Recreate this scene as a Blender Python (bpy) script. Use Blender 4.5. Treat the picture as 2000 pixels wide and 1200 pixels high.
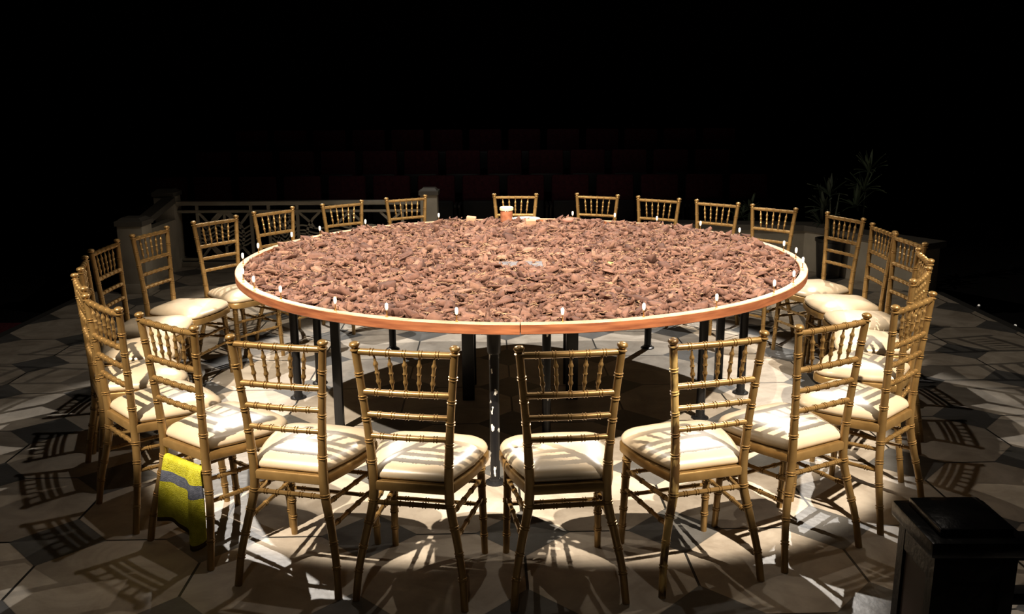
import bpy, bmesh, math, random
import numpy as np
from mathutils import Vector, Matrix
for o in list(bpy.data.objects): bpy.data.objects.remove(o, do_unlink=True)
S = bpy.context.scene
COL = S.collection
PI = math.pi
# ------------------------------------------------------------------ camera
cd = bpy.data.cameras.new('camera'); cam = bpy.data.objects.new('camera', cd); COL.objects.link(cam)
cd.sensor_width = 36.0; cd.lens = 1757.5/2000*36; cd.clip_end = 100; cd.clip_start = 0.05
cam.matrix_world = Matrix.Translation((0, 0, 1.7162)) @ Matrix.Rotation(PI/2-0.2346, 4, 'X') @ Matrix.Rotation(-0.0059, 4, 'Z')
S.camera = cam
# ------------------------------------------------------------------ world, exposure
w = bpy.data.worlds.new('dark_house'); S.world = w; w.use_nodes = True
w.node_tree.nodes['Background'].inputs[0].default_value = (0.75, 0.8, 1, 1)
w.node_tree.nodes['Background'].inputs[1].default_value = 0.0
S.view_settings.view_transform = 'Standard'; S.view_settings.look = 'None'
S.view_settings.exposure = 0.0; S.view_settings.gamma = 1.0; S.view_settings.use_curve_mapping = False
# ------------------------------------------------------------------ stage lamps and added fills
TC = Vector((0.049, 5.043, 0))          # table centre on the floor
def spot(name, loc, aim, power, col, deg, blend=0.12, rad=0.035):
    l = bpy.data.lights.new(name, 'SPOT'); o = bpy.data.objects.new(name, l); COL.objects.link(o)
    l.energy = power; l.color = col; l.spot_size = math.radians(deg); l.spot_blend = blend; l.shadow_soft_size = rad
    o.location = loc; o.rotation_euler = (Vector(aim)-Vector(loc)).to_track_quat('-Z', 'Y').to_euler()
    return o
WARM = (1.0, 0.84, 0.65); COOL = (1.0, 0.93, 0.84)
for s in (-1, 1):
    spot('front_stage_lamp', (TC.x+s*2.8, 0.6, 5.0), (TC.x, 5.18, 0.0), 4400, WARM, 31, 0.12)
    spot('far_chair_fill', (TC.x+s*1.2, 0.9, 6.2), (TC.x+s*0.9, 6.25, 0.0), 2000, WARM, 24, 0.3, 0.03)  # added pair of fill spots to brighten the far chairs
    spot('back_stage_lamp', (TC.x+s*2.8, 9.1, 5.0), (TC.x-s*0.1, 4.90, 0.0), 1900, COOL, 35.0, 0.12)
    spot('side_stage_lamp', (TC.x+s*4.0, TC.y, 5.2), (TC.x-s*(2.6 if s < 0 else 2.1), 5.7 if s < 0 else 4.9, 0.0), 430-s*110, WARM, 62, 0.7, 0.02)
spot('overhead_wash_lamp', (TC.x, TC.y, 7.2), (TC.x, TC.y, 0), 210, (1.0, 0.88, 0.74), 76, 0.8, 0.05)
spot('front_chair_fill', (-0.5, -1.6, 6.0), (-0.1, 3.1, 0.7), 70, (1.0, 0.86, 0.66), 34, 1.0, 0.06)  # added weak fill for the outward backs of the near chairs
spot('fence_fill', (-0.7, 6.3, 6.6), (-0.5, 9.1, 0.4), 420, (1.0, 0.9, 0.76), 27, 1.0, 0.1)  # added wash that lifts the fence and its pillars
spot('house_seat_fill', (-0.5, 7.0, 7.4), (-0.3, 11.1, 0.2), 70, (1.0, 0.9, 0.8), 44, 1.0, 0.1)  # added dim fill so the auditorium seats show

# ------------------------------------------------------------------ helpers
def mat(name, base, rough=0.5, metal=0.0, spec=0.5, coat=0.0):
    m = bpy.data.materials.new(name); m.use_nodes = True
    b = m.node_tree.nodes['Principled BSDF']
    b.inputs['Base Color'].default_value = (*base, 1); b.inputs['Roughness'].default_value = rough
    b.inputs['Metallic'].default_value = metal; b.inputs['Specular IOR Level'].default_value = spec
    b.inputs['Coat Weight'].default_value = coat
    return m
def nd(m, t, **k):
    n = m.node_tree.nodes.new(t)
    for a, v in k.items(): setattr(n, a, v)
    return n
def lk(m, a, b): m.node_tree.links.new(a, b)
def bsdf(m): return m.node_tree.nodes['Principled BSDF']
def noise_color(m, c1, c2, scale=8, detail=5, coord='Object', stretch=(1, 1, 1), lo=0.35, hi=0.65, bump=0.0, bscale=None):
    tc = nd(m, 'ShaderNodeTexCoord'); mp = nd(m, 'ShaderNodeMapping'); mp.inputs['Scale'].default_value = stretch
    lk(m, tc.outputs[coord], mp.inputs[0])
    n = nd(m, 'ShaderNodeTexNoise'); n.inputs['Scale'].default_value = scale; n.inputs['Detail'].default_value = detail
    lk(m, mp.outputs[0], n.inputs['Vector'])
    r = nd(m, 'ShaderNodeValToRGB'); r.color_ramp.elements[0].position = lo; r.color_ramp.elements[1].position = hi
    r.color_ramp.elements[0].color = (*c1, 1); r.color_ramp.elements[1].color = (*c2, 1)
    lk(m, n.outputs['Fac'], r.inputs[0]); lk(m, r.outputs[0], bsdf(m).inputs['Base Color'])
    if bump:
        n2 = nd(m, 'ShaderNodeTexNoise'); n2.inputs['Scale'].default_value = bscale or scale; n2.inputs['Detail'].default_value = detail
        lk(m, mp.outputs[0], n2.inputs['Vector'])
        b = nd(m, 'ShaderNodeBump'); b.inputs['Strength'].default_value = bump; b.inputs['Distance'].default_value = 0.01
        lk(m, n2.outputs['Fac'], b.inputs['Height']); lk(m, b.outputs[0], bsdf(m).inputs['Normal'])
    return m
def add_box(bm, lo, hi, M=None, bev=0.0):
    r = bmesh.ops.create_cube(bm, size=1.0)
    vs = r['verts']
    for v in vs:
        v.co = Vector([(lo[i]+hi[i])/2 + v.co[i]*(hi[i]-lo[i]) for i in range(3)])
    if bev:
        es = list({e for v in vs for e in v.link_edges})
        rr = bmesh.ops.bevel(bm, geom=es, offset=bev, segments=2, affect='EDGES', profile=0.5)
        vs = list({v for f in rr['faces'] for v in f.verts} | {v for v in vs if v.is_valid})
    if M is not None:
        for v in vs: v.co = M @ v.co
    return vs
def frame_of(d):
    d = d.normalized(); u = Vector((0, 0, 1)) if abs(d.z) < 0.9 else Vector((1, 0, 0))
    a = d.cross(u).normalized(); b = a.cross(d).normalized(); return a, b
def add_sweep(bm, pts, radii, seg=12, closed=False):
    """tube through pts with one radius per point"""
    pts = [Vector(p) for p in pts]; n = len(pts); rings = []
    a0, b0 = frame_of(pts[1]-pts[0])
    for i, p in enumerate(pts):
        if closed: d = pts[(i+1) % n]-pts[i-1]
        else: d = pts[min(i+1, n-1)]-pts[max(i-1, 0)]
        d.normalize()
        a = (a0 - d*a0.dot(d)).normalized(); b = d.cross(a).normalized(); a0 = a
        r = radii[i] if hasattr(radii, '__len__') else radii
        rings.append([bm.verts.new(p + a*r*math.cos(2*PI*k/seg) + b*r*math.sin(2*PI*k/seg)) for k in range(seg)])
    for i in range(n if closed else n-1):
        A = rings[i]; B = rings[(i+1) % n]
        for k in range(seg):
            bm.faces.new((A[k], A[(k+1) % seg], B[(k+1) % seg], B[k]))
    if not closed:
        bm.faces.new(list(reversed(rings[0]))); bm.faces.new(rings[-1])
def add_lathe(bm, prof, c=(0, 0, 0), seg=16, axis=Vector((0, 0, 1))):
    c = Vector(c); add_sweep_pts = [c + axis*z for r, z in prof]
    a, b = frame_of(axis); rings = []
    for (r, z) in prof:
        p = c+axis*z
        rings.append([bm.verts.new(p + a*r*math.cos(2*PI*k/seg) + b*r*math.sin(2*PI*k/seg)) for k in range(seg)])
    for i in range(len(rings)-1):
        for k in range(seg):
            bm.faces.new((rings[i][k], rings[i][(k+1) % seg], rings[i+1][(k+1) % seg], rings[i+1][k]))
    bm.faces.new(list(reversed(rings[0]))); bm.faces.new(rings[-1])
def obj(name, bm, m, parent=None, smooth=True, angle=40):
    me = bpy.data.meshes.new(name)
    bmesh.ops.recalc_face_normals(bm, faces=bm.faces[:])
    bm.to_mesh(me); bm.free()
    if smooth:
        me.shade_smooth()
        try: me.set_sharp_from_angle(angle=math.radians(angle))
        except Exception: pass
    for mm in (m if isinstance(m, (list, tuple)) else [m]): me.materials.append(mm)
    o = bpy.data.objects.new(name, me); COL.objects.link(o)
    if parent: o.parent = parent
    return o
def tag(o, label, cat, group=None):
    o['label'] = label; o['category'] = cat
    if group: o['group'] = group
    return o
def thing(name, label, cat, loc=(0, 0, 0), rz=0, group=None):
    o = bpy.data.objects.new(name, None); COL.objects.link(o); o.empty_display_size = 0.1
    o.location = loc; o.rotation_euler = (0, 0, rz); return tag(o, label, cat, group)
def struct(name, bm, m, smooth=False):
    o = obj(name, bm, m, None, smooth); o['kind'] = 'structure'; return o
def copy_tree(o, parent=None):
    c = o.copy(); COL.objects.link(c); c.parent = parent
    for ch in [x for x in kids.get(o.name, [])]: copy_tree(ch, c)
    return c
kids = {}
def note_kids():
    kids.clear()
    for o in bpy.data.objects:
        if o.parent: kids.setdefault(o.parent.name, []).append(o)
NB = bmesh.new

# ------------------------------------------------------------------ materials
# stage floor: octagons of pale stone with dark diamonds, painted as one surface
m_floor = mat('painted_stone_floor', (0.4, 0.4, 0.4), 0.42, spec=0.35)
def build_floor_material(m):
    M = lambda op, a, b=None, c=None: _math(m, op, a, b, c)
    geo = nd(m, 'ShaderNodeNewGeometry'); sep = nd(m, 'ShaderNodeSeparateXYZ')
    wn = nd(m, 'ShaderNodeTexNoise'); wn.inputs['Scale'].default_value = 3.0
    lk(m, geo.outputs['Position'], wn.inputs['Vector'])
    mp = nd(m, 'ShaderNodeVectorMath', operation='SUBTRACT'); mp.inputs[1].default_value = (-2.445, 4.45, 0)
    lk(m, geo.outputs['Position'], mp.inputs[0])
    rot = nd(m, 'ShaderNodeVectorRotate', rotation_type='Z_AXIS'); rot.inputs['Angle'].default_value = -math.radians(1.6)
    lk(m, mp.outputs[0], rot.inputs['Vector'])
    sc = nd(m, 'ShaderNodeVectorMath', operation='SCALE'); sc.inputs['Scale'].default_value = 1/0.6125
    lk(m, rot.outputs[0], sc.inputs[0]); lk(m, sc.outputs[0], sep.inputs[0])
    px, py = sep.outputs[0], sep.outputs[1]
    ax = M('PINGPONG', px, 0.5); ay = M('PINGPONG', py, 0.5)
    d1 = M('ADD', ax, ay)
    dark = M('LESS_THAN', d1, 0.312)
    mn = M('MINIMUM', ax, ay)
    line1 = M('MULTIPLY', M('LESS_THAN', mn, 0.0085), M('GREATER_THAN', d1, 0.312))
    line2 = M('LESS_THAN', M('ABSOLUTE', M('SUBTRACT', d1, 0.312)), 0.006)
    line = M('MAXIMUM', line1, M('MULTIPLY', line2, 0.35))
    # one tone per octagon
    comb = nd(m, 'ShaderNodeCombineXYZ'); lk(m, M('FLOOR', px), comb.inputs[0]); lk(m, M('FLOOR', py), comb.inputs[1])
    wh = nd(m, 'ShaderNodeTexWhiteNoise', noise_dimensions='2D'); lk(m, comb.outputs[0], wh.inputs['Vector'])
    n1 = nd(m, 'ShaderNodeTexNoise'); n1.inputs['Scale'].default_value = 4.5; n1.inputs['Detail'].default_value = 6; n1.inputs['Roughness'].default_value = 0.62; n1.inputs['Distortion'].default_value = 0.8
    off = nd(m, 'ShaderNodeVectorMath', operation='ADD'); lk(m, geo.outputs['Position'], off.inputs[0]); lk(m, wh.outputs['Color'], off.inputs[1])
    lk(m, off.outputs[0], n1.inputs['Vector'])
    ramp = nd(m, 'ShaderNodeValToRGB'); e = ramp.color_ramp.elements
    e[0].position = 0.3; e[0].color = (0.25, 0.215, 0.175, 1); e[1].position = 0.68; e[1].color = (0.46, 0.415, 0.355, 1)
    lk(m, n1.outputs['Fac'], ramp.inputs[0])
    tone = nd(m, 'ShaderNodeMix', data_type='RGBA', blend_type='MULTIPLY'); tone.inputs[0].default_value = 1.0
    tv = M('MULTIPLY_ADD', wh.outputs['Value'], 0.22, 0.86)
    lk(m, ramp.outputs[0], tone.inputs[6]); lk(m, tv, tone.inputs[7])
    dr = nd(m, 'ShaderNodeValToRGB'); e = dr.color_ramp.elements
    e[0].position = 0.3; e[0].color = (0.065, 0.064, 0.060, 1); e[1].position = 0.75; e[1].color = (0.12, 0.12, 0.12, 1)
    lk(m, n1.outputs['Fac'], dr.inputs[0])
    mx = nd(m, 'ShaderNodeMix', data_type='RGBA'); lk(m, dark, mx.inputs[0]); lk(m, tone.outputs[2], mx.inputs[6]); lk(m, dr.outputs[0], mx.inputs[7])
    mg = nd(m, 'ShaderNodeMix', data_type='RGBA'); lk(m, line, mg.inputs[0]); lk(m, mx.outputs[2], mg.inputs[6]); mg.inputs[7].default_value = (0.02, 0.019, 0.017, 1)
    lk(m, mg.outputs[2], bsdf(m).inputs['Base Color'])
    n2 = nd(m, 'ShaderNodeTexNoise'); n2.inputs['Scale'].default_value = 22; n2.inputs['Detail'].default_value = 5
    lk(m, geo.outputs['Position'], n2.inputs['Vector'])
    b = nd(m, 'ShaderNodeBump'); b.inputs['Strength'].default_value = 0.35; b.inputs['Distance'].default_value = 0.006
    lk(m, n2.outputs['Fac'], b.inputs['Height']); lk(m, b.outputs[0], bsdf(m).inputs['Normal'])
def _math(m, op, a, b=None, c=None):
    n = nd(m, 'ShaderNodeMath', operation=op)
    for i, v in enumerate((a, b, c)):
        if v is None: continue
        if isinstance(v, (int, float)): n.inputs[i].default_value = v
        else: lk(m, v, n.inputs[i])
    return n.outputs[0]
build_floor_material(m_floor)
m_black = mat('black_drape', (0.008, 0.008, 0.009), 0.9, spec=0.1)
m_kerb = mat('stage_edge_paint', (0.03, 0.03, 0.03), 0.7)
m_carpet = noise_color(mat('maroon_carpet', (0.1, 0.02, 0.03), 0.95, spec=0.1), (0.05, 0.01, 0.014), (0.09, 0.02, 0.025), 60)
m_gold = noise_color(mat('gold_lacquer', (0.5, 0.3, 0.1), 0.33, 0.55, 0.5), (0.215, 0.128, 0.043), (0.30, 0.188, 0.070), 14, 4)
m_worn = noise_color(mat('worn_gold_lacquer', (0.5, 0.3, 0.1), 0.36, 0.4, 0.5), (0.10, 0.055, 0.02), (0.62, 0.43, 0.16), 26, 3, stretch=(1, 1, 0.35), lo=0.44, hi=0.56)
m_cush = noise_color(mat('cream_vinyl', (0.72, 0.62, 0.47), 0.33, 0, 0.6, coat=0.25), (0.41, 0.335, 0.235), (0.49, 0.405, 0.29), 6, 3, bump=0.12, bscale=9)
m_wood = noise_color(mat('rim_wood', (0.5, 0.2, 0.1), 0.42, 0, 0.4), (0.13, 0.040, 0.018), (0.27, 0.100, 0.043), 7, 6, stretch=(1, 1, 9), lo=0.3, hi=0.7, bump=0.05)
m_board = mat('black_board', (0.02, 0.018, 0.016), 0.8)
m_rim_top = noise_color(mat('pale_rim_top', (0.5, 0.33, 0.22), 0.4), (0.28, 0.17, 0.105), (0.42, 0.28, 0.185), 12, 5)  # paler tone for the top faces of the rim
m_steel = mat('black_steel', (0.010, 0.010, 0.011), 0.34, 0.0, 0.3)
m_chip = noise_color(mat('chipped_black_steel', (0.018, 0.018, 0.02), 0.3, spec=0.2), (0.008, 0.008, 0.009), (0.72, 0.7, 0.66), 34, 3, stretch=(1, 1, 0.5), lo=0.61, hi=0.63)
m_brass = mat('brass', (0.75, 0.48, 0.16), 0.28, 1.0)
m_peg = mat('white_plastic_tip', (0.9, 0.88, 0.8), 0.35)
m_grey = mat('grey_plate', (0.09, 0.09, 0.105), 0.6)
m_fence = noise_color(mat('off_white_paint', (0.42, 0.39, 0.33), 0.6), (0.33, 0.31, 0.26), (0.42, 0.39, 0.33), 5)
m_dfence = mat('dark_cap_paint', (0.10, 0.095, 0.085), 0.55)
m_newel = noise_color(mat('black_gloss_paint', (0.012, 0.012, 0.013), 0.3, spec=0.5), (0.009, 0.009, 0.010), (0.02, 0.019, 0.018), 18, 5, bump=0.2, bscale=40)
m_panel = mat('brown_panel', (0.05, 0.028, 0.02), 0.55)
m_velvet = noise_color(mat('maroon_velvet', (0.12, 0.02, 0.04), 0.9, spec=0.15), (0.085, 0.022, 0.034), (0.13, 0.034, 0.048), 30)
m_dark = mat('dark_seat_shell', (0.04, 0.04, 0.042), 0.5)
m_leaf = mat('dusty_leaf', (0.05, 0.075, 0.045), 0.6)
m_leaf2 = mat('dark_leaf', (0.03, 0.045, 0.03), 0.6)
m_soil = mat('soil', (0.03, 0.02, 0.015), 0.95)
m_led = mat('aisle_light_lens', (0.9, 0.85, 0.75), 0.4)
bsdf(m_led).inputs['Emission Color'].default_value = (1, 0.93, 0.8, 1); bsdf(m_led).inputs['Emission Strength'].default_value = 0.35
def island_mat(name, cols, rough=0.85):
    m = mat(name, cols[0], rough, spec=0.2)
    g = nd(m, 'ShaderNodeNewGeometry'); r = nd(m, 'ShaderNodeValToRGB'); r.color_ramp.interpolation = 'LINEAR'
    el = r.color_ramp.elements
    while len(el) < len(cols): el.new(0.5)
    for i, c in enumerate(cols): el[i].position = i/(len(cols)-1); el[i].color = (*c, 1)
    lk(m, g.outputs['Random Per Island'], r.inputs[0])
    n = nd(m, 'ShaderNodeTexNoise'); n.inputs['Scale'].default_value = 60; n.inputs['Detail'].default_value = 4
    lk(m, g.outputs['Position'], n.inputs['Vector'])
    mx = nd(m, 'ShaderNodeMix', data_type='RGBA', blend_type='MULTIPLY'); mx.inputs[0].default_value = 1
    v = _math(m, 'MULTIPLY_ADD', n.outputs['Fac'], 1.0, 0.5)
    lk(m, r.outputs[0], mx.inputs[6]); lk(m, v, mx.inputs[7]); lk(m, mx.outputs[2], bsdf(m).inputs['Base Color'])
    b = nd(m, 'ShaderNodeBump'); b.inputs['Strength'].default_value = 0.5; b.inputs['Distance'].default_value = 0.004
    lk(m, n.outputs['Fac'], b.inputs['Height']); lk(m, b.outputs[0], bsdf(m).inputs['Normal'])
    return m
m_mulch = island_mat('bark_mulch', [(0.052, 0.025, 0.019), (0.10, 0.050, 0.037), (0.135, 0.071, 0.051), (0.085, 0.042, 0.031), (0.18, 0.103, 0.073)])
m_fibre = island_mat('bark_fibre', [(0.20, 0.12, 0.07), (0.32, 0.20, 0.12), (0.26, 0.16, 0.09)])

# ------------------------------------------------------------------ setting
b = NB(); add_box(b, (-3.72, 0.9, -0.25), (3.68, 9.25, 0.0)); struct('floor', b, m_floor)
b = NB()
add_box(b, (-3.80, 0.9, -0.25), (-3.722, 9.25, -0.004)); add_box(b, (3.682, 0.9, -0.25), (3.76, 9.25, -0.004)); add_box(b, (-3.80, 9.252, -0.25), (3.76, 9.33, -0.004))
struct('trim_1', b, m_kerb)
b = NB(); add_box(b, (-9.5, -3.5, -0.35), (9.5, 17.5, -0.252)); struct('floor_auditorium', b, m_black)
b = NB(); add_box(b, (-9.5, -3.5, 8.0), (9.5, 17.5, 8.1)); struct('ceiling', b, m_black)
b = NB(); add_box(b, (-9.6, -3.5, -0.35), (-9.5, 17.5, 8.0)); struct('wall_left', b, m_black)
b = NB(); add_box(b, (9.5, -3.5, -0.35), (9.6, 17.5, 8.0)); struct('wall_right', b, m_black)
b = NB(); add_box(b, (-9.6, 17.5, -0.35), (9.6, 17.6, 8.0)); struct('wall_back', b, m_black)
b = NB(); add_box(b, (-9.6, -3.6, -0.35), (9.6, -3.5, 8.0)); struct('wall_front', b, m_black)
# raked steps under the seating
b = NB(); add_box(b, (-6.5, 11.75, -0.252), (6.5, 12.65, 0.0)); add_box(b, (-6.5, 12.65, -0.252), (6.5, 17.4, 0.24))
struct('trim_2', b, m_black)
# carpeted side platform at the far left
b = NB(); add_box(b, (-5.6, 5.2, -0.252), (-3.92, 7.0, -0.06), bev=0.01)
tag(obj('carpeted_step', b, m_carpet), 'low dull-red carpeted step beyond the left edge of the tiled floor', 'step')
for x, y, l in ((-4.02, 7.12, 'tiny glowing aisle light beside the red carpeted step at far left'),
                (4.05, 7.59, 'tiny aisle light past the right floor edge, the one further from the camera'),
                (3.99, 6.90, 'tiny aisle light past the right floor edge, the one nearer the camera')):
    t = thing('aisle_light', l, 'light', (x, y, -0.252), 0, 'aisle lights beyond the floor edges')
    b = NB(); add_lathe(b, [(0.03, 0), (0.03, 0.02), (0.02, 0.05), (0.02, 0.14)], seg=10); obj('housing', b, m_dark, t)
    b = NB(); add_lathe(b, [(0.010, 0.14), (0.010, 0.148), (0.005, 0.153)], seg=10); obj('lens', b, m_led, t)

# ------------------------------------------------------------------ chiavari chair
def catmull(P, n=6):
    out = []
    P = [Vector(p) for p in P]
    for i in range(len(P)-1):
        p0 = P[max(i-1, 0)]; p1 = P[i]; p2 = P[i+1]; p3 = P[min(i+2, len(P)-1)]
        for k in range(n):
            t = k/n
            out.append(0.5*((2*p1)+(p2-p0)*t+(2*p0-5*p1+4*p2-p3)*t*t+(3*p1-p0-3*p2+p3)*t**3))
    out.append(P[-1]); return out
def bamboo(bm, path, rfun, nodes, seg=12, ring=0.0028, wid=0.0045, gap=0.010):
    """tube whose radius rises in a pair of thin rings at every node (fractions of its length)"""
    path = [Vector(p) for p in path]
    L = [0]
    for i in range(len(path)-1): L.append(L[-1]+(path[i+1]-path[i]).length)
    T = L[-1]
    def at(s):
        s = max(0, min(T, s))
        for i in range(len(path)-1):
            if s <= L[i+1]+1e-9:
                f = (s-L[i])/max(1e-9, L[i+1]-L[i]); return path[i].lerp(path[i+1], f)
        return path[-1]
    ss = {round(x, 6): 0 for x in L}
    for f in nodes:
        for c in (f*T-gap/2, f*T+gap/2):
            for d, h in ((-wid/2, 0), (-wid/5, 1), (wid/5, 1), (wid/2, 0)):
                ss[round(c+d, 6)] = h
    ks = sorted(k for k in ss if 0 <= k <= T+1e-6)
    ks2 = []
    for k in ks:
        if ks2 and k-ks2[-1] < 0.0006: continue
        ks2.append(k)
    add_sweep(bm, [at(k) for k in ks2], [rfun(k/T)+ss[k]*ring for k in ks2], seg)
def seat_outline(hb, hf, d, rb, rf, y0=0.0, n=6):
    """rounded trapezoid: back half width hb at y0, front half width hf at d"""
    def corner(c, a0, a1, r):
        return [(c[0]+r*math.cos(a0+(a1-a0)*k/n), c[1]+r*math.sin(a0+(a1-a0)*k/n)) for k in range(n+1)]
    P = []
    P += corner((hb-rb, y0+rb), -PI/2, -0.12, rb)
    for k in range(1, 4):
        t = k/4; P.append((hb+(hf-hb)*t+0.012*math.sin(PI*t), y0+rb+(d-rf-y0-rb)*t))
    P += corner((hf-rf, d-rf), 0.0, PI/2, rf)
    for k in range(1, 6):
        t = k/6; P.append(((hf-rf)*(1-2*t), d+0.014*math.sin(PI*t)))
    Q = [(-x, y) for x, y in reversed(P[:n+1+3+n+1])]
    return P + Q
def loft(bm, outline, layers, seg_cap=True):
    """layers: (scale_inset, z) ; inset shrinks towards centroid in metres"""
    cx = 0; cy = sum(p[1] for p in outline)/len(outline); rings = []
    for ins, z in layers:
        R = []
        for x, y in outline:
            dx, dy = x-cx, y-cy; l = math.hypot(dx, dy); f = max(0.0, (l-ins)/l)
            R.append(bm.verts.new((cx+dx*f, cy+dy*f, z)))
        rings.append(R)
    n = len(outline)
    for i in range(len(rings)-1):
        for k in range(n):
            bm.faces.new((rings[i][k], rings[i][(k+1) % n], rings[i+1][(k+1) % n], rings[i+1][k]))
    bm.faces.new(list(reversed(rings[0]))); bm.faces.new(rings[-1])
    return rings
ZT = 0.92
def post_pts(s):
    return [(s*0.194, -0.062, 0.0), (s*0.183, -0.042, 0.12), (s*0.160, -0.018, 0.24), (s*0.138, -0.004, 0.34), (s*0.132, 0.0, 0.42),
            (s*0.137, -0.004, 0.55), (s*0.149, -0.012, 0.70), (s*0.168, -0.024, 0.90)]
def post_x(z):
    P = catmull(post_pts(1), 8)
    for i in range(len(P)-1):
        if P[i].z <= z <= P[i+1].z:
            f = (z-P[i].z)/(P[i+1].z-P[i].z); return P[i].lerp(P[i+1], f)
    return P[-1]
def make_chair():
    t = thing('chiavari_chair', 'gold chair', 'chair')
    out = seat_outline(0.152, 0.205, 0.375, 0.03, 0.075, -0.012)
    b = NB(); loft(b, out, [(0.006, 0.395), (0.0, 0.399), (0.0, 0.426), (0.004, 0.431)])
    obj('seat_frame', b, m_gold, t)
    out = seat_outline(0.143, 0.200, 0.368, 0.035, 0.075, 0.004)
    b = NB(); loft(b, out, [(0.010, 0.4305), (0.001, 0.436), (-0.003, 0.445), (0.0, 0.454), (0.008, 0.464), (0.026, 0.474), (0.055, 0.483), (0.095, 0.490), (0.14, 0.493)])
    obj('seat_cushion', b, m_cush, t, angle=180)
    for s in (-1, 1):
        b = NB()
        pth = catmull(post_pts(s), 5)
        bamboo(b, pth, lambda f: 0.0135+0.0035*max(0, 1-abs(f-0.45)/0.30), [0.12, 0.215, 0.315, 0.40, 0.56, 0.645, 0.73, 0.815, 0.905], 12)
        d = (pth[-1]-pth[-3]).normalized()
        add_lathe(b, [(0.0145, -0.006), (0.0175, -0.004), (0.0175, -0.001), (0.012, 0.001), (0.011, 0.005), (0.015, 0.008), (0.0178, 0.013), (0.0182, 0.017), (0.015, 0.022), (0.008, 0.0255)], pth[-1], 12, d)
        obj('back_post', b, m_gold, t)
        b = NB()
        bamboo(b, [(s*0.170, 0.318, 0.396), (s*0.172, 0.324, 0.30), (s*0.175, 0.333, 0.15), (s*0.178, 0.340, 0.0)], lambda f: 0.0165-0.004*f, [0.10, 0.27, 0.44, 0.62, 0.80], 12)
        obj('front_leg', b, m_gold, t)
    def rail(name, z, r, nodes, bow=0.006):
        p = post_x(z); b = NB(); n = 8
        pts = [(p.x*(2*k/n-1), p.y-bow*math.sin(PI*k/n), z) for k in range(n+1)]
        bamboo(b, pts, lambda f: r, nodes, 10); obj(name, b, m_gold, t); return p
    nn = [0.17, 0.335, 0.5, 0.665, 0.83]
    pt = rail('top_rail', 0.892, 0.0115, nn); p2 = rail('ladder_rail', 0.752, 0.0110, nn)
    rail('ladder_rail', 0.672, 0.0100, nn); rail('ladder_rail', 0.594, 0.0100, nn)
    for k in range(5):
        u = (k-2)/2
        a = Vector((u*0.103, pt.y-0.005, 0.888)); c = Vector((u*0.088, p2.y-0.005, 0.756))
        b = NB(); prof = []
        for i in range(25):
            f = i/24
            r = 0.0022+0.0040*min(1.0, min(f, 1-f)/0.27)
            for q in (0.27, 0.5, 0.73):
                if abs(f-q) < 0.026: r += 0.0026
            prof.append((a.lerp(c, f), r))
        add_sweep(b, [p for p, r in prof], [r for p, r in prof], 8); obj('spindle', b, m_gold, t)
    def stretcher(a, c, r=0.0082, nodes=(0.15, 0.38, 0.62, 0.85)):
        b = NB(); bamboo(b, [a, c], lambda f: r, nodes, 8, ring=0.0025); obj('stretcher', b, m_gold, t)
    p = post_x(0.35); stretcher((-p.x, p.y, 0.35), (p.x, p.y, 0.35), 0.009, nn)
    for s in (-1, 1):
        for z in (0.325, 0.245):
            p = post_x(z); stretcher((s*p.x, p.y, z), (s*0.173, 0.328, z-0.01))
    stretcher((-0.172, 0.326, 0.30), (0.172, 0.326, 0.30)); stretcher((-0.174, 0.331, 0.205), (0.174, 0.331, 0.205))
    return t
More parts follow.
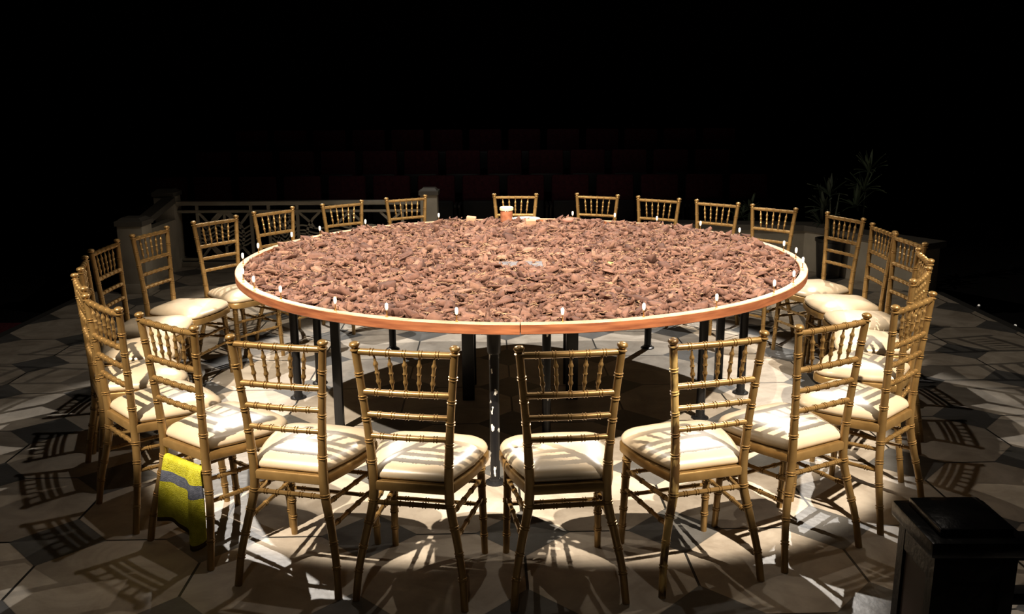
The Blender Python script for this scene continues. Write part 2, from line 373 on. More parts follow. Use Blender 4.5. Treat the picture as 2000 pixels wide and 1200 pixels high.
CH = [  # x, y, turn, label   (front left to right, then round the back to the left)
 (-0.784, 2.923, -0.242, 'gold chair at the front just right of the towel-draped chair', 'the chair right of the towel'),
 (-0.346, 2.831, -0.183, 'gold chair facing away at the front, just left of the rim seam', 'the front chair left of the rim seam'),
 (0.187, 2.818, 0.112, 'gold chair facing away at the front, just right of the rim seam', 'the front chair right of the rim seam'),
 (0.686, 2.926, 0.281, 'front gold chair with worn, scratched paint on its left back leg', 'the worn-legged front chair'),
 (1.133, 3.123, 0.498, 'brown-gold chair at front right, between the worn-legged chair and the newel side', 'the front right chair'),
 (1.556, 3.441, 0.756, 'chair nearest the black newel post, at the near end of the right cluster', 'the chair nearest the newel post'),
 (1.804, 3.945, 0.967, 'edge-on right side chair directly behind the one nearest the newel post', 'the second right-cluster chair'),
 (2.033, 4.425, 1.314, 'edge-on right side chair, third back from the newel post', 'the third right-cluster chair'),
 (2.172, 4.908, 1.619, 'right side chair facing left, right-hand one of two with touching posts', 'the right one of two touching chairs'),
 (2.19, 5.318, 1.562, 'right side chair facing left, left-hand one of two with touching posts', 'the left one of two touching chairs'),
 (2.156, 5.843, 1.933, 'gold chair standing alone at back right before the dark plant pot', 'the chair before the plant pot'),
 (1.835, 6.324, 2.346, 'far side chair at the right, fifth along from the jar', 'the fifth far chair right of the jar'),
 (1.508, 6.64, 2.441, 'far side gold chair, fourth along to the right of the jar, counting the one behind it', 'the fourth far chair'),
 (1.12, 6.915, 2.582, 'far side gold chair, two along to the right of the chair behind the jar', 'the far chair two right of the jar'),
 (0.675, 7.164, 2.747, 'far side gold chair next to the right of the chair behind the jar', 'the far chair just right of the jar'),
 (0.031, 7.211, 3.119, 'far side gold chair straight behind the lidded jar', 'the chair behind the jar'),
 (-0.816, 7.068, -2.574, 'far side gold chair overlapping the pale fence pillar', 'the chair before the pale pillar'),
 (-1.25, 6.719, -2.411, 'far side gold chair next to the left of the one at the pale pillar', 'the chair left of the pillar one'),
 (-1.659, 6.321, -2.214, 'far left gold chair two along from the one overlapping the pale pillar', 'the far left chair cut by the rim'),
 (-1.921, 5.857, -2.166, 'far left gold chair before the lattice fence, its whole back showing beside the rim', 'the left chair before the fence'),
 (-2.146, 5.356, -1.803, 'left side gold chair with the broad cream seat standing before the stone newel', 'the chair before the stone newel'),
 (-2.195, 4.851, -1.551, 'left side gold chair facing right, tall narrow back against the dark', 'the narrow-backed left chair'),
 (-2.072, 4.335, -1.202, 'edge-on left side chair tucked behind the leftmost chair', 'the tucked edge-on left chair'),
 (-1.883, 3.893, -1.024, 'leftmost gold chair, seen nearly edge-on', 'the leftmost chair'),
 (-1.606, 3.486, -0.795, 'left side chair seen from behind, just left of the towel-draped chair', 'the chair left of the towel'),
 (-1.241, 3.183, -0.637, 'gold chair with a yellow-green towel hung on its back rung', 'the towel-draped chair'),
]
CH[12] = CH[12][:3] + ('far side gold chair, three along to the right of the one behind the jar', 'the third far chair right of the jar')
CH[11] = CH[11][:3] + ('far right gold chair, four along from the one behind the jar', 'the fourth far chair right of the jar')
chair0 = make_chair(); note_kids()
for i, (x, y, r, lab, _) in enumerate(CH):
    c = chair0 if i == 0 else copy_tree(chair0)
    c.location = (x, y, 0); c.rotation_euler = (0, 0, r)
    tag(c, lab, 'chair', 'gold chairs around the round table')
    if i == 3:
        for ch in bpy.data.objects:
            if ch.parent == c and ch.name.startswith('back_post') and ch.data.vertices[0].co.x < 0:
                ch.data = ch.data.copy(); ch.data.materials[0] = m_worn; ch['label'] = 'worn back leg with scratched gold paint'

# ------------------------------------------------------------------ towel on the back rung of the last chair
def make_towel():
    x, y, r = CH[25][:3]
    b = NB(); nu, nv = 30, 44; G = []
    p = post_x(0.35); y0 = p.y; zr = 0.35; rr = 0.015
    back, front = 0.300, 0.12      # hanging lengths outside / inside
    rows = []
    rng = random.Random(4)
    for j in range(nv+1):
        s = -front + (back+front)*j/nv          # negative inside, positive outside
        row = []
        for i in range(nu+1):
            u = i/nu; xx = -0.117+0.236*u
            fold = 0.5*math.sin(u*9.0+0.6)+0.35*math.sin(u*17+1.0)
            if s >= 0:
                L = s*(1.0+0.08*math.sin(u*5.2+3.6)+0.07*(u > 0.55)*math.sin((u-0.55)*7))
                h = max(0.0, L-rr*PI/2)
                if L < rr*PI/2: a = L/rr; yy = -rr*math.sin(a); zz = rr*math.cos(a)
                else: yy = -rr-0.16*h*0.25-0.022*fold*min(1, h/0.12); zz = -h
                xx2 = xx*(1+0.35*h/0.3*(1 if xx < 0 else 0.35)) - 0.012*h/0.3
            else:
                L = -s*(1+0.1*math.sin(u*6)); h = max(0.0, L-rr*PI/2)
                if L < rr*PI/2: a = L/rr; yy = rr*math.sin(a); zz = rr*math.cos(a)
                else: yy = rr+0.010*fold*min(1, h/0.1); zz = -h
                xx2 = xx
            row.append(b.verts.new((xx2, y0+yy, max(zr+zz, 0.012))))
        rows.append(row)
    for j in range(nv):
        s = -front+(back+front)*(j+0.5)/nv
        for i in range(nu):
            f = b.faces.new((rows[j][i], rows[j][i+1], rows[j+1][i+1], rows[j+1][i]))
            f.material_index = 1 if 0.075 < s < 0.117 else (2 if s > back-0.016 else 0)
    ty = noise_color(mat('yellow_green_towelling', (0.4, 0.38, 0.03), 0.95, spec=0.1), (0.38, 0.36, 0.02), (0.50, 0.48, 0.05), 45, 5, bump=0.8, bscale=260)
    ts = noise_color(mat('slate_stripe', (0.07, 0.08, 0.11), 0.95, spec=0.1), (0.07, 0.08, 0.11), (0.11, 0.12, 0.16), 60, bump=0.5, bscale=260)
    th = mat('brown_hem', (0.07, 0.04, 0.02), 0.9, spec=0.1)
    o = obj('towel', b, [ty, ts, th], angle=180)
    md = o.modifiers.new('thickness', 'SOLIDIFY'); md.thickness = 0.005; md.offset = 0
    o.location = (x, y, 0); o.rotation_euler = (0, 0, r)
    tag(o, 'yellow-green towel with slate stripe hanging on the back rung of a front left chair', 'towel')
make_towel()

# ------------------------------------------------------------------ table
RT, ZR = 1.556, 0.811
tb = thing('round_table', 'huge round table on black steel legs, filled with bark inside a wooden rim', 'table', (TC.x, TC.y, 0))
def half_ring(a0, a1, r0, r1, z0, z1, n=90):
    b = NB(); R = []
    bv = 0.003
    prof = [(r0, z0), (r1-bv, z0), (r1, z0+bv), (r1, z1-bv), (r1-bv, z1), (r0+bv, z1), (r0, z1-bv)]
    for k in range(n+1):
        a = a0+(a1-a0)*k/n
        R.append([b.verts.new((r*math.cos(a), r*math.sin(a), z)) for r, z in prof])
    m = len(prof)
    for k in range(n):
        for i in range(m):
            f = b.faces.new((R[k][i], R[k][(i+1) % m], R[k+1][(i+1) % m], R[k+1][i])); f.material_index = 1 if i in (3, 4, 5) else 0
    b.faces.new(R[0]); b.faces.new(list(reversed(R[-1]))); return b
sa = math.radians(-90.6); g = 0.0012
obj('rim', half_ring(sa+g, sa+PI-g, RT-0.038, RT+0.0015, ZR-0.043, ZR+0.001), [m_wood, m_rim_top], tb)
obj('rim', half_ring(sa+PI+g, sa+2*PI-g, RT-0.038, RT, ZR-0.045, ZR), [m_wood, m_rim_top], tb)
b = NB(); add_lathe(b, [(RT-0.0385, 0.766), (RT-0.0385, 0.786)], seg=96); obj('tabletop', b, m_board, tb, angle=30)
LEGS = [(-1.24, 4.95, 0.024, 'r'), (-1.17, 5.22, 0.024, 'r'), (-0.90, 4.42, 0.024, 's'), (-0.82, 5.95, 0.024, 'r'), (0.93, 5.95, 0.024, 'r'),
        (-0.08, 3.77, 0.022, 'c'), (0.17, 4.28, 0.022, 'c'), (1.33, 4.99, 0.024, 'r'), (1.25, 5.22, 0.024, 's'), (1.01, 4.58, 0.024, 'r')]
for x, y, r, k in LEGS:
    x -= TC.x; y -= TC.y; b = NB()
    if k == 's': add_box(b, (x-0.022, y-0.022, 0.0), (x+0.022, y+0.022, 0.735), bev=0.003)
    else: add_lathe(b, [(r, 0.008), (r, 0.735)], (x, y, 0), 20)
    lg = obj('leg', b, m_chip if k == 'c' else m_steel, tb)
    if k == 'c': lg['label'] = 'black steel leg with chipped paint'
    if k != 's':
        b = NB(); add_lathe(b, [(0.046, 0.0), (0.046, 0.005), (0.040, 0.009), (r+0.004, 0.012), (r+0.003, 0.022), (r-0.002, 0.024)], (x, y, 0), 24); obj('foot_plate', b, m_steel, lg)
    b = NB(); add_lathe(b, [(r+0.006, 0.61 if k == 'c' else 0.69), (r+0.008, 0.615 if k == 'c' else 0.695), (r+0.008, 0.74)], (x, y, 0), 20); obj('sleeve', b, m_steel, lg)
b = NB()
for a in range(6):
    th = math.radians(a*60+14); M = Matrix.Rotation(th, 4, 'Z')
    add_box(b, (0.05, -0.02, 0.735), (1.44, 0.02, 0.765), M)
add_box(b, (-0.36, -0.16, 0.69), (0.34, -0.12, 0.735)); add_box(b, (-0.36, 0.12, 0.69), (0.34, 0.16, 0.735))
for sgn in (-1, 1): add_box(b, (sgn*1.16-0.03, -0.75, 0.735), (sgn*1.16+0.03, 0.95, 0.765))
obj('support_frame', b, m_steel, tb, smooth=False)
for x in (-0.30, 0.29):
    for y in (-0.14, 0.14):
        b = NB(); add_box(b, (x-0.034, y-0.02, 0.0), (x+0.034, y+0.02, 0.69), bev=0.003); obj('centre_post', b, m_steel, tb)

# bark mulch filling the tabletop: nobody could count it
def make_mulch():
    rng = np.random.default_rng(11)
    def shard(np_, jag):
        """an angular splinter of bark: hull of random points, longer than wide"""
        P = rng.uniform(-1, 1, (np_, 3)); P[:, :2] *= 1.0/np.maximum(1, np.linalg.norm(P[:, :2], axis=1))[:, None]
        P[:, 2] = np.sign(P[:, 2])*np.abs(P[:, 2])**0.5
        bm = NB()
        for q in P: bm.verts.new(q)
        r = bmesh.ops.convex_hull(bm, input=bm.verts[:])
        bmesh.ops.delete(bm, geom=list({v for v in r['geom_interior'] if isinstance(v, bmesh.types.BMVert)}), context='VERTS')
        if jag:
            bmesh.ops.subdivide_edges(bm, edges=bm.edges[:], cuts=1, use_grid_fill=True)
            for v in bm.verts: v.co *= 1+rng.uniform(-jag, jag)
        bmesh.ops.triangulate(bm, faces=bm.faces[:])
        bmesh.ops.recalc_face_normals(bm, faces=bm.faces[:])
        bm.verts.index_update()
        V = np.array([v.co[:] for v in bm.verts]); F = np.array([[v.index for v in f.verts] for f in bm.faces]); bm.free(); return V, F
    def hgt(x, y):
        return 0.793+0.010*np.sin(x*7.1+1.3)*np.cos(y*6.3)+0.008*np.sin(x*15+y*11)+0.006*np.cos(x*23-y*19)
    V_all, F_all, off = [], [], 0
    def place(np_, jag, n, smin, smax, fl, tilt, up, protos=30):
        nonlocal off
        P = [shard(np_, jag) for _ in range(protos)]
        rad = np.sqrt(rng.random(n))*1.505; th = rng.random(n)*2*PI
        for k in range(n):
            x, y = rad[k]*math.cos(th[k]), rad[k]*math.sin(th[k])
            if abs(x+0.0) < 0.14 and abs(y+0.185) < 0.10 and rng.random() < 0.985: continue
            s = smin+(smax-smin)*rng.random()**1.8
            V, F = P[rng.integers(protos)]
            W = V*np.array([s*rng.uniform(.8, 1.4), s*rng.uniform(.35, .8), s*rng.uniform(fl*0.6, fl*1.4)])
            rx, ry, rz = rng.normal(0, tilt), rng.normal(0, tilt), rng.random()*2*PI
            cx, sx, cy, sy, cz, sz = math.cos(rx), math.sin(rx), math.cos(ry), math.sin(ry), math.cos(rz), math.sin(rz)
            Rx = np.array([[1, 0, 0], [0, cx, -sx], [0, sx, cx]]); Ry = np.array([[cy, 0, sy], [0, 1, 0], [-sy, 0, cy]]); Rz = np.array([[cz, -sz, 0], [sz, cz, 0], [0, 0, 1]])
            W = W @ (Rz@Ry@Rx).T
            W = W+np.array([x, y, hgt(x, y)+up*rng.random()])
            rr = np.hypot(W[:, 0], W[:, 1]); lim = 1.514
            sc = np.where(rr > lim, lim/rr, 1.0); W[:, 0] *= sc; W[:, 1] *= sc
            W[:, 2] = np.maximum(W[:, 2], 0.7865)
            V_all.append(W); F_all.append(F+off); off += len(W)
    place(12, 0, 8500, 0.008, 0.030, 0.34, 0.55, 0.012)
    place(13, 0.16, 4600, 0.022, 0.060, 0.24, 0.36, 0.022)
    place(9, 0, 5500, 0.006, 0.022, 0.36, 0.65, 0.030)
    # rough bed of fine bark under the loose pieces
    nr, ns = 70, 220; B = [(0.0, 0.0, hgt(0, 0)+0.002)]
    for i in range(1, nr+1):
        for k in range(ns):
            r = 1.514*i/nr; t = 2*PI*k/ns; x, y = r*math.cos(t), r*math.sin(t)
            hole = abs(x) < 0.13 and abs(y+0.17) < 0.085
            B.append((x, y, 0.7862 if hole else max(0.7875, hgt(x, y)-0.001+rng.uniform(-0.003, 0.005))))
    BF = [(0, 1+k, 1+(k+1) % ns) for k in range(ns)]
    for i in range(nr-1):
        for k in range(ns):
            p, q = 1+i*ns+k, 1+i*ns+(k+1) % ns; BF += [(p, p+ns, q+ns), (p, q+ns, q)]
    V_all.append(np.array(B)); F_all.append(np.array(BF)+off); off += len(B)
    V = np.concatenate(V_all); F = np.concatenate(F_all); nm = len(F)
    # fibres
    FV, FF = [], []; o2 = len(V)
    for _ in range(2600):
        r, t = math.sqrt(rng.random())*1.48, rng.random()*2*PI; x, y = r*math.cos(t), r*math.sin(t)
        L = rng.uniform(0.015, 0.05); a = rng.random()*2*PI; c = rng.normal(0, 0.5); z = hgt(x, y)+rng.uniform(0.010, 0.026); wd = rng.uniform(0.0008, 0.002)
        pts = []
        for k in range(4):
            f = k/3-0.5; aa = a+c*f; pts.append((x+math.cos(aa)*L*f, y+math.sin(aa)*L*f, z+0.006*math.sin(PI*(f+0.5))*rng.random()))
        for k, (px, py, pz) in enumerate(pts):
            nx, ny = -math.sin(a)*wd, math.cos(a)*wd
            FV += [(px+nx, py+ny, pz), (px-nx, py-ny, pz), (px, py, pz+wd*1.4)]
        for k in range(3):
            q = o2+3*k; w_ = q+3
            FF += [(q, q+1, w_+1), (q, w_+1, w_), (q+1, q+2, w_+2), (q+1, w_+2, w_+1), (q+2, q, w_), (q+2, w_, w_+2)]
        o2 += 12
    V = np.concatenate([V, np.array(FV)]); F = np.concatenate([F, np.array(FF)])
    me = bpy.data.meshes.new('bark_mulch')
    me.vertices.add(len(V)); me.vertices.foreach_set('co', V.astype(np.float32).ravel())
    me.loops.add(len(F)*3); me.loops.foreach_set('vertex_index', F.astype(np.int32).ravel())
    me.polygons.add(len(F)); me.polygons.foreach_set('loop_start', np.arange(0, len(F)*3, 3, dtype=np.int32))
    try: me.polygons.foreach_set('loop_total', np.full(len(F), 3, dtype=np.int32))
    except Exception: pass
    me.materials.append(m_mulch); me.materials.append(m_fibre)
    mi = np.zeros(len(F), dtype=np.int32); mi[nm:] = 1; me.polygons.foreach_set('material_index', mi)
    me.update(calc_edges=True); me.validate()
    o = bpy.data.objects.new('bark_mulch', me); COL.objects.link(o); o.location = (TC.x, TC.y, 0)
    o['kind'] = 'stuff'; tag(o, 'reddish-brown bark mulch spread over the whole round tabletop', 'mulch')
make_mulch()

# pegs round the rim
PEG = [-121.7, -111.8, -100.3, -84.2, -71.2, -57.2, -40.9, -31.0, -16.1, -5.0, 3.8, 24.0, 37.5, 51.0, 63.2, 75, 112.0, 133.5, 148.4, 158.9, 175.0, -172.4, -155.2, -146.8, -135.7]
def chair_angle(c): return math.degrees(math.atan2(c[1]-TC.y, c[0]-TC.x))
PEGLAB = ['rim peg in front of {}', 'rim peg just left of {}', 'rim peg just right of {}']
peg0 = None; used = {}
for a in PEG:
    ar = math.radians(a)
    best = min(CH, key=lambda c: abs((chair_angle(c)-a+180) % 360-180))
    lab = 'tiny white-tipped brass peg on the rim facing ' + best[4]
    if lab in used: lab = 'tiny white-tipped rim peg beside the one facing ' + best[4]
    used[lab] = 1
    loc = (TC.x+1.530*math.cos(ar), TC.y+1.530*math.sin(ar), ZR+0.001)
    if peg0 is None:
        peg0 = p = thing('rim_peg', lab, 'peg', loc, 0, 'white-tipped pegs on the table rim')
        b = NB(); add_lathe(b, [(0.0055, -0.001), (0.0055, 0.002), (0.0022, 0.004), (0.0022, 0.030), (0.004, 0.032)], seg=10); obj('stem', b, m_brass, p)
        b = NB(); add_lathe(b, [(0.0035, 0.028), (0.0062, 0.033), (0.0074, 0.042), (0.0068, 0.054), (0.003, 0.059)], seg=12); obj('tip', b, m_peg, p)
        note_kids()
    else:
        p = copy_tree(peg0); p.location = loc; tag(p, lab, 'peg', 'white-tipped pegs on the table rim')

# things lying on the mulch
m_clay = noise_color(mat('amber_jar', (0.42, 0.14, 0.06), 0.15, spec=0.6, coat=0.5), (0.16, 0.055, 0.028), (0.25, 0.10, 0.055), 30)
m_lid = mat('cream_lid', (0.55, 0.47, 0.29), 0.5)
zt = 0.812
t = thing('lidded_jar', 'small brown jar with cream lid standing at the far edge of the mulch', 'jar', (-0.035, 6.40, zt))
b = NB(); add_lathe(b, [(0.040, 0.0), (0.044, 0.004), (0.044, 0.075), (0.040, 0.084)], seg=24); obj('jar_body', b, m_clay, t)
b = NB(); add_lathe(b, [(0.045, 0.084), (0.049, 0.087), (0.049, 0.104), (0.044, 0.109)], seg=24); obj('lid', b, m_lid, t)
b = NB(); add_lathe(b, [(0.05, 0.0), (0.055, 0.003), (0.10, 0.014), (0.102, 0.017), (0.09, 0.013), (0.05, 0.006)], seg=32)
o = obj('saucer', b, mat('white_glaze', (0.55, 0.53, 0.48), 0.3)); o.location = (0.105, 6.445, zt+0.003); tag(o, 'flat white saucer lying on the mulch right of the lidded jar', 'saucer')
m_blk = noise_color(mat('sawn_pine', (0.6, 0.35, 0.2), 0.7), (0.26, 0.14, 0.09), (0.36, 0.21, 0.13), 20, stretch=(1, 1, 8))
b = NB(); add_box(b, (-0.035, -0.02, 0), (0.035, 0.02, 0.055), bev=0.004); o = obj('wood_block', b, m_blk); o.location = (0.13, 6.16, zt); o.rotation_euler = (0.3, 0, 0.15); tag(o, 'pale sawn wood block in the mulch before the white saucer', 'wood block')
b = NB(); add_box(b, (-0.034, -0.02, 0), (0.034, 0.02, 0.038), bev=0.004); o = obj('wood_block', b, m_blk); o.location = (-0.29, 6.43, zt); o.rotation_euler = (0.1, 0.08, -0.1); tag(o, 'small wood block on the far mulch edge left of the jar', 'wood block')
b = NB(); bmesh.ops.create_icosphere(b, subdivisions=3, radius=1)
for v in b.verts: v.co = Vector((v.co.x*0.040, v.co.y*0.03, v.co.z*0.020+0.018))*(1+0.06*math.sin(v.co.x*5+v.co.y*4))
o = obj('stone', b, mat('reddish_stone', (0.2, 0.09, 0.065), 0.7), angle=180); o.location = (0.40, 6.33, zt); tag(o, 'smooth reddish stone on the mulch right of the saucer', 'stone')
b = NB(); add_box(b, (-0.12, -0.07, 0.7868), (-0.010, 0.07, 0.796), bev=0.002); add_box(b, (0.004, -0.07, 0.7868), (0.12, 0.07, 0.796), bev=0.002)
o = obj('hinge_plate', b, m_grey); o.location = (TC.x, TC.y-0.16, 0); tag(o, 'grey hinge plate showing bare through the mulch at the table centre', 'plate')
b = NB()
for k in range(5):
    a = k*1.26; d = Vector((math.cos(a), math.sin(a), 0)); n = Vector((-d.y, d.x, 0))
    P = [Vector((0, 0, 0.004)), d*0.012+n*0.006+Vector((0, 0, 0.012)), d*0.026+Vector((0, 0, 0.006)), d*0.012-n*0.006+Vector((0, 0, 0.012))]
    b.faces.new([b.verts.new(p) for p in P])
o = obj('leaf', b, mat('yellow_leaf', (0.55, 0.48, 0.08), 0.6)); o.location = (0.51, 4.66, 0.826); o.scale = (1.3, 1.3, 1.3); md = o.modifiers.new('t', 'SOLIDIFY'); md.thickness = 0.0012
tag(o, 'yellow leaf lying on the mulch right of the centre plate', 'leaf')

# ------------------------------------------------------------------ background: fence, pillars, newels
def pillar(name, label, cat, loc, w_, h, capmat, bodymat=m_fence, ball=False):
    t = thing(name, label, cat, loc)
    b = NB(); add_box(b, (-w_/2, -w_/2, 0), (w_/2, w_/2, h-0.07), bev=0.004); add_box(b, (-w_/2-0.012, -w_/2-0.012, 0), (w_/2+0.012, w_/2+0.012, 0.09), bev=0.004); obj('shaft', b, bodymat, t)
    b = NB(); add_box(b, (-w_/2-0.015, -w_/2-0.015, h-0.07), (w_/2+0.015, w_/2+0.015, h-0.025), bev=0.006)
    vs = [b.verts.new((sx*w_/2*1.0, sy*w_/2*1.0, h-0.025)) for sx, sy in ((-1, -1), (1, -1), (1, 1), (-1, 1))]
    vt = [b.verts.new((sx*w_/2*0.72, sy*w_/2*0.72, h)) for sx, sy in ((-1, -1), (1, -1), (1, 1), (-1, 1))]
    for k in range(4): b.faces.new((vs[k], vs[(k+1) % 4], vt[(k+1) % 4], vt[k]))
    b.faces.new(vt); b.faces.new(list(reversed(vs))); obj('cap', b, capmat, t, smooth=False)
    return t
FY = 8.98
pillar('fence_pillar', 'pale square fence pillar at the right end of the lattice fence', 'pillar', (-0.825, FY+0.08, 0), 0.17, 0.79, m_dfence)
pillar('fence_pillar', 'dim square pillar at the left end of the lattice fence', 'pillar', (-3.47, FY+0.10, 0), 0.20, 0.79, m_dfence)
pillar('stair_newel', 'dim low stone newel at the far left, foot of the sloping handrail', 'newel', (-3.32, 7.87, 0), 0.22, 0.67, m_dfence)
t = thing('stair_wall', 'dim low wall with sloping dark handrail joining far left newel and pillar', 'wall', (-3.40, 8.0, 0))
b = NB(); add_box(b, (-0.05, 0.002, 0), (0.05, 0.95, 0.50)); obj('panel', b, m_fence, t, smooth=False)
b = NB(); vs = [[b.verts.new((sx, y, z)) for y, z in ((0.002, 0.505), (0.95, 0.66), (0.95, 0.72), (0.002, 0.56))] for sx in (-0.06, 0.06)]
b.faces.new(vs[0]); b.faces.new(list(reversed(vs[1])))
for k in range(4): b.faces.new((vs[0][k], vs[1][k], vs[1][(k+1) % 4], vs[0][(k+1) % 4]))
obj('handrail', b, m_dfence, t, smooth=False)
fn = thing('lattice_fence', 'pale fence with fan and wave lattice running behind the far left chairs', 'fence', (0, FY+0.08, 0))
X0, X1 = -3.368, -0.912
for z0, z1, d, nm in ((0.625, 0.665, 0.045, 'top_rail'), (0.548, 0.575, 0.02, 'middle_rail'), (0.06, 0.085, 0.02, 'lower_rail'), (0.0, 0.05, 0.05, 'plinth')):
    b = NB(); add_box(b, (X0, -d, z0), (X1, d, z1), bev=0.003); obj(nm, b, m_fence, fn)
for x in (-3.17, -2.63, -2.45, -2.16, -1.10):
    b = NB(); add_box(b, (x-0.014, -0.014, 0.05), (x+0.014, 0.014, 0.626)); obj('baluster', b, m_fence, fn, smooth=False)
def bar(b, pts, wd=0.012, th=0.009):
    pts = [Vector((p[0], 0, p[1])) for p in pts]; L = []
    for i, p in enumerate(pts):
        d = (pts[min(i+1, len(pts)-1)]-pts[max(i-1, 0)]).normalized(); n = Vector((-d.z, 0, d.x))*wd
        L.append([b.verts.new(p+n+Vector((0, s*th, 0))) for s in (-1, 1)]+[b.verts.new(p-n+Vector((0, s*th, 0))) for s in (1, -1)])
    for i in range(len(L)-1):
        for k in range(4): b.faces.new((L[i][k], L[i][(k+1) % 4], L[i+1][(k+1) % 4], L[i+1][k]))
    b.faces.new(L[0]); b.faces.new(list(reversed(L[-1])))
def lattice(x0, x1):
    b = NB(); xc = (x0+x1)/2; top, bot = 0.548, 0.085
    W = (x1-x0)/2
    for s in (1, -1):        # fan at top centre, mirrored fan at the bottom
        zt_ = top if s == 1 else bot
        for dx in (-1, 0, 1): bar(b, [(xc+dx*0.012, zt_), (xc+dx*0.14, zt_-s*0.125 if dx else zt_-s*0.15)])
        for side in (-1, 1):
            xa = xc+side*W
            # crossing curves near each end
            bar(b, [(xa, zt_), (xa-side*0.11, zt_-s*0.10), (xa-side*0.15, zt_-s*0.16)] if W > 0.3 else [(xa, zt_), (xa-side*0.10, zt_-s*0.12)])
            bar(b, [(xa-side*0.21, zt_), (xa-side*0.14, zt_-s*0.065), (xa-side*0.085, zt_-s*0.15), (xa-side*0.07, zt_-s*0.23)])
    n = 24
    for zc in (0.40, 0.35, 0.315, 0.27, 0.23):
        bar(b, [(x0+(x1-x0)*k/n, zc+0.018*math.sin(2*PI*k/n*3+1.2)) for k in range(n+1)], 0.008)
    return b
for x0, x1 in ((-3.156, -2.644), (-2.436, -2.174), (-2.146, -1.114)):
    obj('lattice_panel', lattice(x0, x1), m_fence, fn, smooth=False)

# planter wall at the back right
t = thing('planter_wall', 'dim low planter wall with dark coping behind the right-hand chairs', 'planter', (0, 0, 0))
pts = [Vector((1.55, 9.0, 0)), Vector((2.92, 8.80, 0)), Vector((3.62, 7.66, 0))]
def wall_run(pts, hw, z0, z1):
    b = NB(); L = []
    for i, p in enumerate(pts):
        d0 = (pts[i]-pts[i-1]).normalized() if i else None; d1 = (pts[i+1]-pts[i]).normalized() if i < len(pts)-1 else None
        d = ((d0 or d1)+(d1 or d0)).normalized(); n = Vector((-d.y, d.x, 0))*hw
        ext = d*0 if 0 < i < len(pts)-1 else (d*(hw-0.1)*(1 if i else -1))
        L.append([b.verts.new(p+n*s+ext+Vector((0, 0, z))) for s, z in ((-1, z0), (1, z0), (1, z1), (-1, z1))])
    for i in range(len(L)-1):
        for k in range(4): b.faces.new((L[i][k], L[i][(k+1) % 4], L[i+1][(k+1) % 4], L[i+1][k]))
    b.faces.new(L[0]); b.faces.new(list(reversed(L[-1]))); return b
obj('wall_face', wall_run(pts, 0.11, 0.0, 0.385), m_fence, t, smooth=False)
obj('coping', wall_run(pts, 0.145, 0.386, 0.44), m_dfence, t, smooth=False)
def leaves(b, c, n, L, spread, rng, wd=0.014, droop=0.6):
    for _ in range(n):
        a = rng.random()*2*PI; el = rng.uniform(0.25, 1.35); l = L*rng.uniform(0.6, 1.1); d = Vector((math.cos(a), math.sin(a), 0)); nrm = Vector((-d.y, d.x, 0)); prev = None
        for k in range(6):
            f = k/5; p = Vector(c)+d*(l*f*math.cos(el))+Vector((0, 0, l*f*math.sin(el)-droop*l*f*f*0.6*math.cos(el)))
            ww = wd*math.sin(PI*min(1, 0.15+f*0.85))+0.0008
            cur = [b.verts.new(p+nrm*ww), b.verts.new(p+Vector((0, 0, 0.003))), b.verts.new(p-nrm*ww), b.verts.new(p-Vector((0, 0, 0.003)))]
            if prev:
                for q in range(4): b.faces.new((prev[q], prev[(q+1) % 4], cur[(q+1) % 4], cur[q]))
            prev = cur
def plant(name, label, cat, loc, h, n, L, seed, mt, pot=None):
    rng = random.Random(seed); t = thing(name, label, cat, loc)
    if pot:
        b = NB(); add_lathe(b, [(pot*0.78, 0), (pot*0.8, 0.01), (pot, 0.34), (pot+0.01, 0.345), (pot+0.01, 0.37), (pot-0.01, 0.37), (pot-0.015, 0.34), (0.01, 0.335)], seg=28); obj('pot', b, m_newel, t)
    b = NB()
    for k in range(3):
        dx, dy = rng.uniform(-0.05, 0.05), rng.uniform(-0.05, 0.05); z0 = 0.335 if pot else 0.0
        add_sweep(b, [(dx*0.3, dy*0.3, z0), (dx, dy, z0+(h-z0)*0.5), (dx*1.8, dy*1.8, h*(0.8+0.1*k))], [0.012, 0.01, 0.006], 6)
    obj('stem', b, m_leaf2, t)
    b = NB()
    for k in range(3): leaves(b, (rng.uniform(-.08, .08), rng.uniform(-.08, .08), h*(0.62+0.17*k)), n, L, 1, rng)
    obj('foliage', b, mt, t, smooth=False)
plant('potted_palm', 'spiky dark palm in a black pot behind the lone back right chair', 'plant', (2.98, 8.32, 0), 0.80, 20, 0.26, 3, m_leaf2, pot=0.13)
plant('leafy_plant', 'tall spiky plant growing behind the planter coping at right', 'plant', (3.42, 8.72, 0.0), 0.98, 22, 0.26, 5, m_leaf)
plant('leafy_plant', 'low leafy plant behind the planter coping, left of the palm', 'plant', (2.35, 9.2, 0.0), 0.56, 16, 0.20, 8, m_leaf)

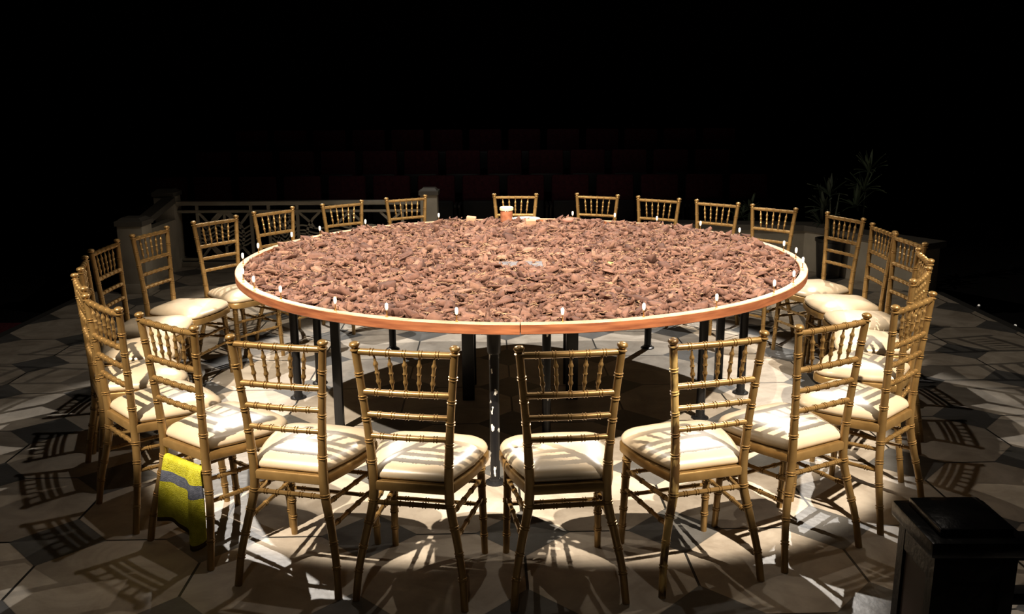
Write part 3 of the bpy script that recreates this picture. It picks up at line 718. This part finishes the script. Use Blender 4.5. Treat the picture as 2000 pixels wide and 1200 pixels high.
# ------------------------------------------------------------------ auditorium seats
def make_seat():
    t = thing('theatre_seat', 'seat', 'seat')
    b = NB(); add_box(b, (-0.235, 0.0, 0.36), (0.235, 0.075, 0.97), Matrix.Translation((0, 0.05, 0)) @ Matrix.Rotation(-0.12, 4, 'X'), bev=0.03); obj('backrest', b, m_velvet, t)
    b = NB(); add_box(b, (-0.225, -0.09, 0.40), (0.225, -0.02, 0.66), Matrix.Rotation(-0.08, 4, 'X'), bev=0.025); obj('tipped_seat', b, m_dark, t)
    for s in (-1, 1):
        b = NB(); add_box(b, (s*0.256-0.018, -0.28, 0.60), (s*0.256+0.018, 0.10, 0.64), bev=0.01); add_box(b, (s*0.256-0.012, -0.12, 0.0), (s*0.256+0.012, 0.02, 0.60)); obj('armrest', b, m_dark, t)
    return t
seat0 = make_seat(); note_kids()
ORD = ['first', 'second', 'third', 'fourth', 'fifth', 'sixth', 'seventh', 'eighth', 'ninth', 'tenth', 'eleventh', 'twelfth', 'thirteenth', 'fourteenth', 'fifteenth']
first = True
for row, (x0, n, y, z, rn) in enumerate(((-2.62-0.56*3, 14, 11.15, -0.252, 'front'), (-1.77-0.56*4, 13, 12.08, 0.0, 'middle'), (-2.05-0.56*3, 13, 12.98, 0.24, 'back'))):
    for k in range(n):
        s = seat0 if first else copy_tree(seat0); first = False
        s.location = (x0+0.56*k, y, z)
        tag(s, 'dark maroon theatre seat, %s from the left in the %s row of the dim house' % (ORD[k], rn), 'theatre seat', 'theatre seats in the dark house')

# ------------------------------------------------------------------ black newel and railing, right foreground
t = thing('newel_post', 'black panelled newel post with stepped cap in the right foreground', 'newel post', (0.975, 1.805, 0))
hw = 0.088
b = NB(); add_box(b, (-hw+0.012, -hw+0.012, 0), (hw-0.012, hw-0.012, 0.76))
for sx in (-1, 1):
    for sy in (-1, 1): add_box(b, (sx*hw-(0.03 if sx > 0 else 0), sy*hw-(0.03 if sy > 0 else 0), 0), (sx*hw+(0.03 if sx < 0 else 0), sy*hw+(0.03 if sy < 0 else 0), 0.76))
for z0, z1 in ((0, 0.12), (0.70, 0.76)): add_box(b, (-hw+0.001, -hw+0.001, z0), (hw-0.001, hw-0.001, z1))
obj('shaft', b, m_newel, t, smooth=False)
b = NB(); add_box(b, (-0.105, -0.105, 0.762), (0.105, 0.105, 0.80), bev=0.008); add_box(b, (-0.078, -0.078, 0.80), (0.078, 0.078, 0.818), bev=0.004)
vs = [b.verts.new((sx*0.072, sy*0.072, 0.818)) for sx, sy in ((-1, -1), (1, -1), (1, 1), (-1, 1))]; vt = [b.verts.new((sx*0.05, sy*0.05, 0.83)) for sx, sy in ((-1, -1), (1, -1), (1, 1), (-1, 1))]
for k in range(4): b.faces.new((vs[k], vs[(k+1) % 4], vt[(k+1) % 4], vt[k]))
b.faces.new(vt); b.faces.new(list(reversed(vs)))
obj('cap', b, m_newel, t)
for sx in (-1,):
    b = NB(); add_box(b, (-hw+0.006, -hw+0.032, 0.125), (-hw+0.011, hw-0.032, 0.695)); obj('side_panel', b, m_panel, t, smooth=False)
t = thing('stair_railing', 'black horizontal railing running right from the foreground newel post', 'railing', (1.064, 1.84, 0))
for z0, z1, nm in ((0.69, 0.745, 'handrail'), (0.58, 0.61, 'rail'), (0.45, 0.48, 'rail'), (0.32, 0.35, 'rail')):
    b = NB(); add_box(b, (0.001, -0.02, z0), (1.1, 0.02, z1), bev=0.004); obj(nm, b, m_newel, t)
b = NB(); add_box(b, (1.1, -0.03, 0), (1.16, 0.03, 0.75), bev=0.004); obj('end_post', b, m_newel, t)
